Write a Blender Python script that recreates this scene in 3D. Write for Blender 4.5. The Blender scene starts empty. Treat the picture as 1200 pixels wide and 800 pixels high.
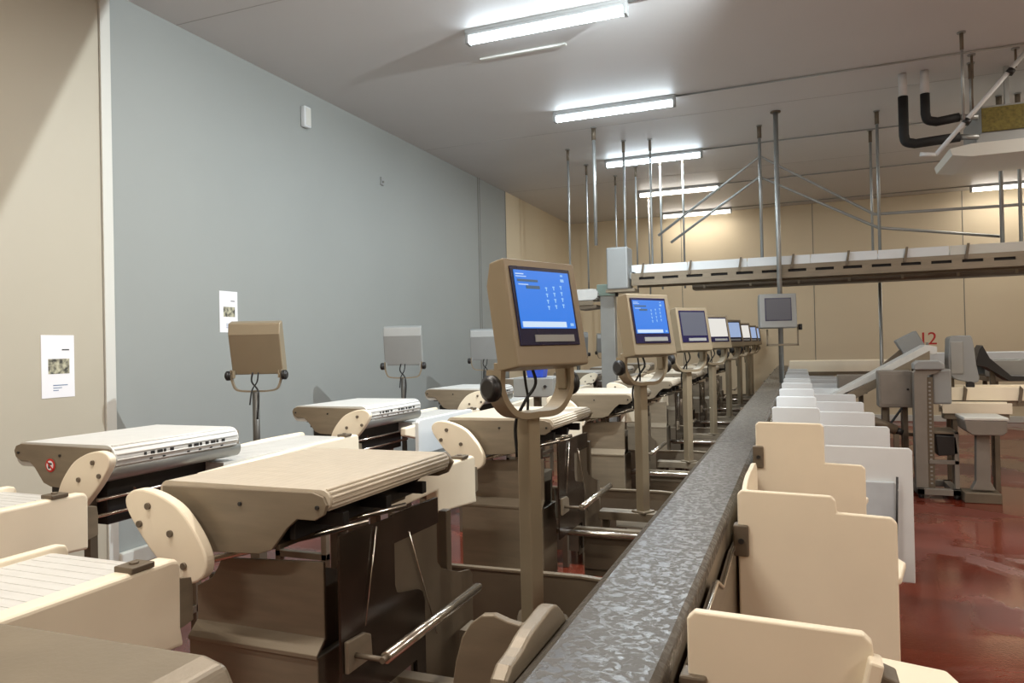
import bpy, bmesh, math, random
from mathutils import Vector, Matrix
random.seed(7)
PI = math.pi
scene = bpy.context.scene
COL = scene.collection

# ------------------------------------------------------------------ camera
CAM_Z = 1.6
YAW, PIT, ROLL, FPX = 0.3764, 0.0067, -0.0216, 850.6
F = Vector((-math.sin(YAW), math.cos(YAW), 0)); R = Vector((math.cos(YAW), math.sin(YAW), 0)); U = Vector((0, 0, 1))
F2 = F*math.cos(PIT)+U*math.sin(PIT); U2 = -F*math.sin(PIT)+U*math.cos(PIT)
R3 = R*math.cos(ROLL)+U2*math.sin(ROLL); U3 = -R*math.sin(ROLL)+U2*math.cos(ROLL)
cd = bpy.data.cameras.new('camera'); cam = bpy.data.objects.new('camera', cd); COL.objects.link(cam)
m = Matrix((R3, U3, -F2)).transposed().to_4x4(); m.translation = (0, 0, CAM_Z)
cam.matrix_world = m
cd.sensor_width = 36.0; cd.lens = 36.0*FPX/1200.0; cd.clip_start = 0.05
scene.camera = cam

# ------------------------------------------------------------------ world, view
w = bpy.data.worlds.new('world'); scene.world = w; w.use_nodes = True
w.node_tree.nodes['Background'].inputs[0].default_value = (0.9, 0.85, 0.78, 1)
w.node_tree.nodes['Background'].inputs[1].default_value = 0.05
vs = scene.view_settings
vs.view_transform = 'Standard'; vs.look = 'None'; vs.gamma = 1.0; vs.use_curve_mapping = False
vs.exposure = 0.74
TUBE_W = 27.0         # watts of each ceiling tube
COOL = (0.80, 0.92, 1.0); WARM = (1.0, 0.93, 0.83)
GLOW = 12.0

# added unseen spot washing the left wall; an added plate cuts its straight edge
ADDED_LAMP = Vector((0.3, 4.6, 4.0))
fd = bpy.data.lights.new('added_wash_lamp', 'SPOT'); fd.energy = 400; fd.color = (.88, .96, 1.0); fd.spot_size = math.radians(116); fd.spot_blend = .5; fd.shadow_soft_size = .006
added_wash_lamp = bpy.data.objects.new('added_wash_lamp', fd); COL.objects.link(added_wash_lamp); added_wash_lamp.location = ADDED_LAMP
added_wash_lamp.rotation_euler = (Vector((-4.77, 6.6, 1.2))-ADDED_LAMP).to_track_quat('-Z', 'Y').to_euler()

# room
XW, XR, YB, YF, CEIL = -4.77, 7.0, 15.8, -4.5, 4.337

# ------------------------------------------------------------------ materials
def srgb(r, g, b):
    f = lambda c: c/12.92 if c <= .04045 else ((c+.055)/1.055)**2.4
    return (f(r/255), f(g/255), f(b/255), 1)
MATS = {}
def mat(name, col, rough=.5, metal=0., noise=0., nscale=6., bump=0., bscale=40., stretch=None, spec=None, dark=None, coat=0.):
    if name in MATS: return MATS[name]
    m_ = bpy.data.materials.new(name); m_.use_nodes = True
    nt = m_.node_tree; b = nt.nodes['Principled BSDF']
    b.inputs['Base Color'].default_value = col
    b.inputs['Roughness'].default_value = rough; b.inputs['Metallic'].default_value = metal
    if spec is not None: b.inputs['Specular IOR Level'].default_value = spec
    if coat: b.inputs['Coat Weight'].default_value = coat; b.inputs['Coat Roughness'].default_value = .1
    tc = nt.nodes.new('ShaderNodeTexCoord'); mp = nt.nodes.new('ShaderNodeMapping')
    nt.links.new(tc.outputs['Object'], mp.inputs[0])
    if stretch: mp.inputs['Scale'].default_value = stretch
    if noise:
        n = nt.nodes.new('ShaderNodeTexNoise'); n.inputs['Scale'].default_value = nscale; n.inputs['Detail'].default_value = 6
        nt.links.new(mp.outputs[0], n.inputs['Vector'])
        mx = nt.nodes.new('ShaderNodeMix'); mx.data_type = 'RGBA'
        d = dark or tuple(c*(1-noise) for c in col[:3])+(1,)
        mx.inputs[6].default_value = d; mx.inputs[7].default_value = col
        cr = nt.nodes.new('ShaderNodeValToRGB'); cr.color_ramp.elements[0].position = .35; cr.color_ramp.elements[1].position = .65
        nt.links.new(n.outputs[0], cr.inputs[0]); nt.links.new(cr.outputs[0], mx.inputs[0])
        nt.links.new(mx.outputs[2], b.inputs['Base Color'])
    if bump:
        n2 = nt.nodes.new('ShaderNodeTexNoise'); n2.inputs['Scale'].default_value = bscale; n2.inputs['Detail'].default_value = 3
        nt.links.new(mp.outputs[0], n2.inputs['Vector'])
        bp = nt.nodes.new('ShaderNodeBump'); bp.inputs['Strength'].default_value = bump; bp.inputs['Distance'].default_value = .01
        nt.links.new(n2.outputs[0], bp.inputs['Height']); nt.links.new(bp.outputs[0], b.inputs['Normal'])
    MATS[name] = m_
    return m_
def emat(name, col, s):
    if name in MATS: return MATS[name]
    m_ = bpy.data.materials.new(name); m_.use_nodes = True
    b = m_.node_tree.nodes['Principled BSDF']
    b.inputs['Base Color'].default_value = (.02, .02, .02, 1); b.inputs['Roughness'].default_value = .3
    b.inputs['Emission Color'].default_value = col; b.inputs['Emission Strength'].default_value = s
    MATS[name] = m_
    return m_

WALLG = mat('wall_panel_grey', srgb(148, 152, 149), .55, noise=.04, nscale=.8)
WALLC = mat('wall_panel_cream', srgb(180, 173, 156), .5, noise=.04, nscale=.8)
WALLB = mat('wall_panel_beige', srgb(214, 199, 170), .55, noise=.04, nscale=.6)
CEILM = mat('ceiling_panel', srgb(204, 203, 202), .5, noise=.04, nscale=.7)
TRIMW = mat('trim_white', srgb(205, 205, 198), .5)
SEAM = mat('seam_grey', srgb(120, 118, 112), .6)
STEEL = mat('brushed_steel', srgb(134, 122, 104), .42, .25, noise=.14, nscale=5, bump=.05, bscale=90, stretch=(1, 1, 6))
STEELD = mat('dull_steel', srgb(112, 100, 84), .5, .25, noise=.25, nscale=4)
STEELN = mat('neutral_steel', srgb(134, 127, 118), .45, .25, noise=.12, nscale=5)
STEELG = mat('grey_steel', srgb(160, 162, 160), .4, .6, noise=.1, nscale=5)
SHINY = mat('polished_tube', srgb(215, 208, 196), .2, .95)
CASE = mat('terminal_case', srgb(142, 129, 107), .42, .25, noise=.07, nscale=4)
CASEG = mat('terminal_case_grey', srgb(146, 148, 147), .45, .2, noise=.05, nscale=4)
CREAM = mat('cream_plastic', srgb(236, 224, 201), .45, noise=.05, nscale=5)
WHITE = mat('white_plastic', srgb(216, 220, 222), .42, noise=.04, nscale=6)
BLACK = mat('black_plastic', srgb(28, 26, 26), .45)
BLACKR = mat('black_rubber', srgb(20, 19, 19), .7)
DKREFL = mat('dark_reflection_sheet', srgb(58, 46, 38), .22, .3, noise=.5, nscale=5)  # steel with its dark reflection put into the base colour
RED = mat('red_paint', srgb(190, 40, 35), .5)
BLUEP = mat('blue_plastic', srgb(40, 70, 170), .4)
GREENY = mat('filter_mesh', srgb(120, 108, 50), .8, noise=.4, nscale=40)
PAPER = mat('paper', srgb(232, 232, 236), .7)
INK = mat('ink', srgb(60, 60, 62), .7)
PHOTOI = mat('printed_photo', srgb(190, 186, 160), .7, noise=.8, nscale=30, dark=srgb(50, 50, 46))
BLUEI = mat('blue_ink', srgb(110, 130, 160), .7)
DKPOLE = mat('dark_steel', srgb(84, 82, 78), .4, .4)
DARKSL = mat('slot_dark', srgb(30, 28, 27), .8)

def belt_mat(name, col, axis):
    """modular plastic belt: fine ribs across the running direction"""
    m_ = mat(name, col, .42, noise=.06, nscale=14)
    nt = m_.node_tree; b = nt.nodes['Principled BSDF']
    tc = nt.nodes.new('ShaderNodeTexCoord'); wv = nt.nodes.new('ShaderNodeTexWave')
    wv.bands_direction = axis; wv.inputs['Scale'].default_value = 11.0
    wv2 = nt.nodes.new('ShaderNodeTexWave'); wv2.bands_direction = 'Y' if axis == 'X' else 'X'; wv2.inputs['Scale'].default_value = 5.0
    ad = nt.nodes.new('ShaderNodeMath'); ad.operation = 'ADD'
    nt.links.new(tc.outputs['Object'], wv.inputs['Vector']); nt.links.new(tc.outputs['Object'], wv2.inputs['Vector'])
    nt.links.new(wv.outputs['Fac'], ad.inputs[0]); nt.links.new(wv2.outputs['Fac'], ad.inputs[1])
    bp = nt.nodes.new('ShaderNodeBump'); bp.inputs['Strength'].default_value = .18; bp.inputs['Distance'].default_value = .003
    nt.links.new(ad.outputs[0], bp.inputs['Height']); nt.links.new(bp.outputs[0], b.inputs['Normal'])
    return m_
BELT = belt_mat('modular_belt', srgb(196, 185, 167), 'X')
BELTW = belt_mat('modular_belt_white', srgb(204, 203, 199), 'Y')

def wet_floor():
    m_ = bpy.data.materials.new('red_resin_floor'); m_.use_nodes = True; nt = m_.node_tree; b = nt.nodes['Principled BSDF']
    tc = nt.nodes.new('ShaderNodeTexCoord')
    n = nt.nodes.new('ShaderNodeTexNoise'); n.inputs['Scale'].default_value = 1.3; n.inputs['Detail'].default_value = 8; n.inputs['Distortion'].default_value = .4
    nt.links.new(tc.outputs['Object'], n.inputs['Vector'])
    cr = nt.nodes.new('ShaderNodeValToRGB'); e = cr.color_ramp.elements
    e[0].position = .38; e[0].color = srgb(98, 36, 22); e[1].position = .6; e[1].color = srgb(118, 52, 36)
    nt.links.new(n.outputs[0], cr.inputs[0]); nt.links.new(cr.outputs[0], b.inputs['Base Color'])
    n2 = nt.nodes.new('ShaderNodeTexNoise'); n2.inputs['Scale'].default_value = .9; n2.inputs['Detail'].default_value = 7; n2.inputs['Distortion'].default_value = .8
    nt.links.new(tc.outputs['Object'], n2.inputs['Vector'])
    c2 = nt.nodes.new('ShaderNodeValToRGB'); e = c2.color_ramp.elements
    e[0].position = .47; e[0].color = (.1, .1, .1, 1); e[1].position = .53; e[1].color = (.45, .45, .45, 1)
    nt.links.new(n2.outputs[0], c2.inputs[0]); nt.links.new(c2.outputs[0], b.inputs['Roughness'])
    n3 = nt.nodes.new('ShaderNodeTexNoise'); n3.inputs['Scale'].default_value = 60
    nt.links.new(tc.outputs['Object'], n3.inputs['Vector'])
    bp = nt.nodes.new('ShaderNodeBump'); bp.inputs['Strength'].default_value = .12; bp.inputs['Distance'].default_value = .004
    nt.links.new(n3.outputs[0], bp.inputs['Height']); nt.links.new(bp.outputs[0], b.inputs['Normal'])
    b.inputs['Specular IOR Level'].default_value = .9
    return m_
FLOORM = wet_floor()

def wet_steel():
    m_ = bpy.data.materials.new('wet_steel'); m_.use_nodes = True; nt = m_.node_tree; b = nt.nodes['Principled BSDF']
    b.inputs['Metallic'].default_value = .3; b.inputs['Base Color'].default_value = srgb(86, 81, 74); b.inputs['Specular IOR Level'].default_value = .35
    tc = nt.nodes.new('ShaderNodeTexCoord')
    n = nt.nodes.new('ShaderNodeTexNoise'); n.inputs['Scale'].default_value = 58; n.inputs['Detail'].default_value = 4; n.inputs['Distortion'].default_value = .8
    nt.links.new(tc.outputs['Object'], n.inputs['Vector'])
    cr = nt.nodes.new('ShaderNodeValToRGB'); e = cr.color_ramp.elements; e[0].position = .46; e[1].position = .56
    nt.links.new(n.outputs[0], cr.inputs[0])
    bp = nt.nodes.new('ShaderNodeBump'); bp.inputs['Strength'].default_value = .2; bp.inputs['Distance'].default_value = .0025
    nt.links.new(cr.outputs[0], bp.inputs['Height']); nt.links.new(bp.outputs[0], b.inputs['Normal'])
    mr = nt.nodes.new('ShaderNodeMapRange'); mr.inputs[3].default_value = .5; mr.inputs[4].default_value = .28
    nt.links.new(cr.outputs[0], mr.inputs[0]); nt.links.new(mr.outputs[0], b.inputs['Roughness'])
    return m_
WET = wet_steel()

# ------------------------------------------------------------------ mesh helpers
def new(): return bmesh.new()
def box(bm, x0, x1, y0, y1, z0, z1, M=None):
    vs_ = [bm.verts.new(v) for v in ((x0,y0,z0),(x1,y0,z0),(x1,y1,z0),(x0,y1,z0),(x0,y0,z1),(x1,y0,z1),(x1,y1,z1),(x0,y1,z1))]
    for f in ((3,2,1,0),(4,5,6,7),(0,1,5,4),(1,2,6,5),(2,3,7,6),(3,0,4,7)): bm.faces.new([vs_[i] for i in f])
    if M is not None:
        for v in vs_: v.co = M @ v.co
    return bm
def prism(bm, pts, a0, a1, axis='Y', M=None):
    """polygon extruded along axis. X: pts are (y,z); Y: (x,z); Z: (x,y)"""
    mk = {'X': lambda p, a: (a, p[0], p[1]), 'Y': lambda p, a: (p[0], a, p[1]), 'Z': lambda p, a: (p[0], p[1], a)}[axis]
    A = [bm.verts.new(mk(p, a0)) for p in pts]; B = [bm.verts.new(mk(p, a1)) for p in pts]
    n = len(pts); fs = [bm.faces.new(A), bm.faces.new(B[::-1])]
    for i in range(n):
        j = (i+1) % n; fs.append(bm.faces.new((A[j], A[i], B[i], B[j])))
    bmesh.ops.recalc_face_normals(bm, faces=fs)
    if M is not None:
        for v in A+B: v.co = M @ v.co
    return bm
def cyl(bm, p0, p1, r, n=16, r1=None):
    p0, p1 = Vector(p0), Vector(p1); d = (p1-p0).normalized()
    a = d.orthogonal().normalized(); b = d.cross(a); r1 = r if r1 is None else r1
    A = []; B = []
    for i in range(n):
        t = 2*PI*i/n; o = a*math.cos(t)+b*math.sin(t)
        A.append(bm.verts.new(p0+o*r)); B.append(bm.verts.new(p1+o*r1))
    bm.faces.new(A[::-1]); bm.faces.new(B)
    for i in range(n):
        j = (i+1) % n; f = bm.faces.new((A[i], A[j], B[j], B[i])); f.smooth = True
    return bm
def tube(bm, pts, r, n=10):
    pts = [Vector(p) for p in pts]; rings = []
    a = None
    for i, p in enumerate(pts):
        if i == 0: d = pts[1]-p
        elif i == len(pts)-1: d = p-pts[i-1]
        else: d = (pts[i+1]-p).normalized()+(p-pts[i-1]).normalized()
        d.normalize()
        a = d.orthogonal() if a is None else a-d*a.dot(d)
        a.normalize(); b = d.cross(a)
        rings.append([bm.verts.new(p+a*r*math.cos(2*PI*k/n)+b*r*math.sin(2*PI*k/n)) for k in range(n)])
    for q0, q1 in zip(rings, rings[1:]):
        for k in range(n):
            f = bm.faces.new((q0[k], q0[(k+1) % n], q1[(k+1) % n], q1[k])); f.smooth = True
    bm.faces.new(rings[0][::-1]); bm.faces.new(rings[-1])
    return bm
def strap(bm, pts, half, M=None):
    """flat band through pts [(x,z)..] of thickness half*2 in plane, width given later"""
    return bm
def arc(cx, cz, r, a0, a1, n=8):
    return [(cx+r*math.cos(math.radians(a0+(a1-a0)*i/n)), cz+r*math.sin(math.radians(a0+(a1-a0)*i/n))) for i in range(n+1)]
def bez(pts, n=12):
    """closed Catmull-Rom through points"""
    out = []; N = len(pts)
    for i in range(N):
        p0, p1, p2, p3 = pts[i-1], pts[i], pts[(i+1) % N], pts[(i+2) % N]
        for k in range(n):
            t = k/n
            out.append(tuple(.5*((2*p1[c])+(-p0[c]+p2[c])*t+(2*p0[c]-5*p1[c]+4*p2[c]-p3[c])*t*t+(-p0[c]+3*p1[c]-3*p2[c]+p3[c])*t**3) for c in (0, 1)))
    return out
def curve(pts, n=6):
    P = [Vector(p) for p in pts]; P = [P[0]*2-P[1]]+P+[P[-1]*2-P[-2]]; out = []
    for i in range(1, len(P)-2):
        for k in range(n):
            t = k/n; a, b, c, d = P[i-1:i+3]
            out.append(.5*((2*b)+(c-a)*t+(2*a-5*b+4*c-d)*t*t+(3*b-a-3*c+d)*t**3))
    return out+[P[-2]]

def obj(name, bm, material, parent=None, bevel=0., label=None, seg=2):
    me = bpy.data.meshes.new(name); bm.to_mesh(me); bm.free()
    o = bpy.data.objects.new(name, me); COL.objects.link(o); me.materials.append(material)
    if parent is not None: o.parent = parent
    if bevel:
        b = o.modifiers.new('bevel', 'BEVEL'); b.width = bevel; b.segments = seg; b.limit_method = 'ANGLE'; b.angle_limit = math.radians(40)
    if label: o['label'] = label
    return o
def tag(o, label, cat, group=None):
    o['label'] = label; o['category'] = cat
    if group: o['group'] = group
    return o
def thing(name, label, cat, loc=(0,0,0), rotz=0, group=None):
    o = bpy.data.objects.new(name, None); COL.objects.link(o); o.empty_display_size = .1
    o.location = loc; o.rotation_euler = (0, 0, rotz)
    return tag(o, label, cat, group)
def struct(name, bm, material, bevel=0.):
    o = obj(name, bm, material, None, bevel); o['kind'] = 'structure'; return o
def dup(root, loc, label, rotz=None):
    r = root.copy(); COL.objects.link(r); r.location = loc; r['label'] = label
    if rotz is not None: r.rotation_euler = (0, 0, rotz)
    def rec(src, dst):
        for ch in [c for c in bpy.data.objects if c.parent == src]:
            c = ch.copy(); COL.objects.link(c); c.parent = dst; rec(ch, c)
    rec(root, r)
    return r
ORD = ['nearest', 'second', 'third', 'fourth', 'fifth', 'sixth', 'seventh', 'eighth', 'ninth', 'tenth', 'eleventh', 'twelfth', 'thirteenth']
def nth(k): return 'nearest' if k == 0 else ORD[k]

# ------------------------------------------------------------------ room shell
struct('floor', box(new(), XW-.2, XR+.2, YF-.2, YB+.2, -.1, 0), FLOORM)
struct('ceiling', box(new(), XW-.2, XR+.2, YF-.2, YB+.2, CEIL, CEIL+.1), CEILM)
struct('wall_left', box(new(), XW-.1, XW, 3.95, 11.88, 0, CEIL), WALLG)
struct('wall_left', box(new(), XW-.1, XW, 11.88, YB, 0, CEIL), WALLB)
struct('wall_left', box(new(), XW-.1, XW+.012, YF, 3.86, 0, CEIL), WALLC)
struct('wall_back', box(new(), XW-.1, XR+.1, YB, YB+.1, 0, CEIL), WALLB)
struct('wall_right', box(new(), XR, XR+.1, YF, YB, 0, CEIL), WALLB)
struct('wall_front', box(new(), XW-.1, XR+.1, YF-.1, YF, 0, CEIL), WALLB)
struct('trim_1', box(new(), XW-.05, XW+.03, 3.865, 3.95, 0, CEIL), TRIMW, .004)
struct('trim_2', box(new(), XW, XW+.006, 10.69, 10.71, 0, CEIL), SEAM)
struct('trim_3', box(new(), XW, XW+.006, 10.76, 10.775, 0, CEIL), SEAM)
struct('trim_4', box(new(), XW, XW+.006, 11.87, 11.89, 0, CEIL), SEAM)
for i, x in enumerate((-2.3, .3, 2.9, 5.4)):
    struct('trim_%d' % (5+i), box(new(), x, x+.012, YB-.006, YB, 0, CEIL), SEAM)
for i, y in enumerate((4.6, 8.9, 12.0)):
    struct('trim_%d' % (9+i), box(new(), XW, XR, y, y+.008, CEIL-.002, CEIL), mat('seam_pale', srgb(168, 166, 164), .5))
bm = new(); box(bm, XW, XW+.05, 3.95, YB, 0, .12)
struct('baseboard_left', bm, TRIMW, .01)
struct('baseboard_back', box(new(), XW, XR, YB-.05, YB, 0, .12), TRIMW, .01)

# ------------------------------------------------------------------ ceiling tubes
def ceiling_light(x0, y, cool, label, on=True):
    t = thing('ceiling_light', label, 'ceiling light', (x0, y, CEIL), 0, 'ceiling tube lights')
    L = 1.41
    bm = new(); box(bm, 0, L, -.05, .05, -.03, 0); prism(bm, [(-.05,-.03), (.05,-.03), (.035,-.05), (-.035,-.05)], 0.01, L-.01, 'X')
    obj('housing', bm, CASEG, t, .003)
    c = COOL if cool else WARM
    bm = new(); tube(bm, [(.02, 0, -.083), (.05, 0, -.083), (L-.05, 0, -.083), (L-.02, 0, -.083)], .034, 14)
    obj('diffuser', bm, emat('tube_cool', (*c, 1), GLOW) if cool else emat('tube_warm', (*c, 1), GLOW) if y < 12 else emat('tube_warm_dim', (*c, 1), 6.0), t)
    for s in (.0, L-.03):
        obj('end_cap', box(new(), s, s+.03, -.042, .042, -.12, -.03), CASEG, t, .004)
    ld = bpy.data.lights.new('tube_lamp', 'AREA'); ld.shape = 'RECTANGLE'; ld.size = L-.1; ld.size_y = .08
    ld.energy = TUBE_W*(1.5 if y < 4 else 1.0 if y < 12 else .6 if y < 15 else .25); ld.color = c
    lo = bpy.data.objects.new('tube_lamp', ld); COL.objects.link(lo); lo.parent = t; lo.location = (L/2, 0, -.125)
    return t
names = {-3: 'tube light on the ceiling far behind the camera, left row', -2: 'tube light on the ceiling behind the camera, left row', -1: 'tube light on the ceiling just above the camera, left row',
         0: 'nearest cool white ceiling tube, top of the picture', 1: 'second cool white ceiling tube from the front, left row', 2: 'third cool white ceiling tube, with thin poles crossing in front',
         3: 'warm white ceiling tube fourth from the front, left row', 4: 'farthest warm white ceiling tube of the left row, near back wall'}
for k in range(-3, 5):
    ceiling_light(-2.62, 5.72+2.417*k, 0 <= k <= 2, names[k])
for k in range(-3, 5):
    lab = {4: 'farthest warm ceiling tube of the right row, cut by picture edge', 3: 'warm ceiling tube under the cooling unit at right edge'}.get(k, 'warm ceiling tube of the right row, number %s from the front wall' % ['one','two','three','four','five','six'][k+3] if k < 3 else '')
    ceiling_light(2.95, 5.65+2.417*k, False, lab)
t = thing('added_wash_light', 'added unseen lamp above the picture, washing the left wall', 'flood light', (ADDED_LAMP[0], ADDED_LAMP[1], CEIL))
obj('bracket', box(new(), .06, .09, -.02, .02, -.30, 0), STEELD, t, .003)
obj('added_head', box(new(), .03, .2, -.10, .10, -.42, -.25), BLACK, t, .01)
def added_shade_plate(p, q, side, r0=.08, r1=.55):
    # added shading plate whose free edge lies on the plane through the lamp and the wall line p-q
    L = ADDED_LAMP; up = (Vector(p)-L).normalized(); uq = (Vector(q)-L).normalized()
    a, b = L+up*r1, L+uq*r1; sd = Vector(side)
    bm = new(); v = [bm.verts.new(x-Vector((L.x, L.y, CEIL))) for x in (a, b, b+sd, a+sd)]
    f = bm.faces.new(v); n_ = (b-a).cross(sd).normalized()*.004
    r = bmesh.ops.extrude_face_region(bm, geom=[f]); bmesh.ops.translate(bm, vec=n_, verts=[g for g in r['geom'] if isinstance(g, bmesh.types.BMVert)])
    bmesh.ops.recalc_face_normals(bm, faces=bm.faces)
    obj('added_shade_plate', bm, BLACK, t)
added_shade_plate((-4.76, 4.25, 4.9), (-4.76, 2.55, 1.33), (0, -.6, .1), r1=.8)
added_wash_lamp.parent = t; added_wash_lamp.location = (0, 0, ADDED_LAMP[2]-CEIL)

# conduits feeding the tubes
for k in range(0, 5):
    y = 5.72+2.417*k
    bm = new(); tube(bm, [(-1.205, y, CEIL-.012), (2.95, y-.07, CEIL-.012)], .009, 8)
    tag(obj('cable_conduit', bm, STEELG), 'thin ceiling conduit running right from the %s tube of the left row' % nth(k), 'conduit', 'ceiling conduits')
bm = new(); box(bm, -2.75, -1.9, 6.28, 6.32, CEIL-.02, CEIL); tag(obj('ceiling_strip', bm, TRIMW, None, .004), 'thin pale strip on ceiling beside the nearest tube', 'strip')

# ------------------------------------------------------------------ wall items
def poster(y0, y1, z0, z1, label):
    X = XW+(.012 if y0 < 3.8 else 0)
    t = thing('wall_notice', label, 'paper notice', (X, y0, z0))
    W, H = y1-y0, z1-z0
    obj('sheet', box(new(), 0, .004, 0, W, 0, H), PAPER, t)
    obj('picture', box(new(), .004, .0055, W*.2, W*.84, H*.38, H*.62), PHOTOI, t)
    obj('heading', box(new(), .004, .0055, W*.62, W*.84, H*.755, H*.775), INK, t)
    bm = new(); box(bm, .004, .0055, W*.34, W*.78, H*.19, H*.205); box(bm, .004, .0055, W*.34, W*.6, H*.15, H*.162); box(bm, .004, .0055, W*.34, W*.5, H*.11, H*.122)
    obj('handwriting', bm, BLUEI, t)
    return t
poster(3.385, 3.625, 1.315, 1.745, 'white paper notice with photo on cream wall panel at left')
poster(5.03, 5.25, 1.78, 2.15, 'white paper notice on grey wall behind nearest back-turned terminal')
t = thing('wall_sensor', 'white oblong sensor box high on the grey wall', 'sensor', (XW, 6.27, 4.05))
obj('body', box(new(), 0, .06, -.055, .055, -.12, .10), WHITE, t, .015)
obj('face', box(new(), .06, .066, -.04, .04, -.10, .08), TRIMW, t, .004)
t = thing('wall_socket', 'tiny grey junction fitting on the grey wall', 'socket', (XW, 7.78, 3.68))
obj('plate', box(new(), 0, .02, -.03, .03, -.05, .05), CASEG, t, .004)
obj('plug', cyl(new(), (.02, 0, -.01), (.035, 0, -.01), .012, 10), SEAM, t)
t = thing('ceiling_rail', 'dark metal rail fixed in the ceiling corner, top left', 'rail', (-4.7, 3.9, CEIL))
bm = new(); box(bm, 0, .5, 0, .05, -.04, 0); obj('channel', bm, STEELD, t, .004)
bm = new(); box(bm, .1, .2, -.08, .13, -.06, -.04); obj('clip', bm, CASEG, t, .004)

# ------------------------------------------------------------------ terminals
def screen_parts(t, kind, M, x0=-.158, x1=.14, w0=-.115, w1=.158, yf=-.05):
    """black panel, glowing display and its graphics; face at local y = yf (front is -Y)"""
    panel = obj('screen_panel', box(new(), x0, x1, yf-.006, yf, w0, w1, M), mat('screen_navy', srgb(22, 20, 58), .25), t, .002)
    dcol = {'blue': emat('display_blue', srgb(28, 120, 225), 0.60), 'dark': emat('display_dark', srgb(92, 96, 112), 0.54), 'white': emat('display_white', srgb(225, 222, 215), 0.60),
            'pale': emat('display_pale', srgb(150, 170, 205), 0.60), 'off': emat('display_off', srgb(62, 62, 74), 0.35)}[kind]
    dx0, dx1, dz0, dz1 = x0+.012, x1-.012, w0+.058, w1-.014
    if kind == 'off': dz0 = w0+.012
    d = obj('display', box(new(), dx0, dx1, yf-.008, yf-.006, dz0, dz1, M), dcol, t)
    W, H = dx1-dx0, dz1-dz0
    def r(bm, a, b, c, e): box(bm, dx0+a*W, dx0+b*W, yf-.0095, yf-.008, dz0+c*H, dz0+e*H, M)
    if kind == 'blue':
        bm = new(); r(bm, .03, .82, .02, .115)
        r(bm, .02, .16, .925, .94); r(bm, .02, .2, .885, .895); r(bm, .05, .22, .745, .757)
        obj('status_text', bm, emat('ui_white', srgb(205, 225, 245), 0.60), d)
        bm = new(); r(bm, .04, .4, .8, .84); r(bm, .18, .42, .68, .735)
        obj('value_fields', bm, emat('ui_slate', srgb(62, 92, 118), 0.54), d)
        bm = new()
        for i, cx in enumerate((.52, .66, .8)):
            for j in range(4):
                zz = .70-.11*j+.02*i
                r(bm, cx, cx+.035, zz, zz+.02); r(bm, cx+.012, cx+.024, zz-.045, zz)
        r(bm, .84, .88, .93, .96); r(bm, .83, .89, .83, .88); r(bm, .9, .96, .04, .09)
        obj('icons', bm, emat('ui_pale', srgb(150, 195, 240), 0.60), d)
    if kind != 'off':
        k = obj('key_strip', box(new(), x0+.07, x1-.03, yf-.009, yf-.006, w0+.012, w0+.036, M), CASEG, t)
    return panel
def housing_bm(W=.18, H=.185, D=.05, B=.09, M=None, bulge=.0):
    bm = new()
    prism(bm, [(-D, -H), (-D, H), (.02, H), (B, H-.075), (B, -H), ], -W, W, 'X', M)
    return bm
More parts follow.
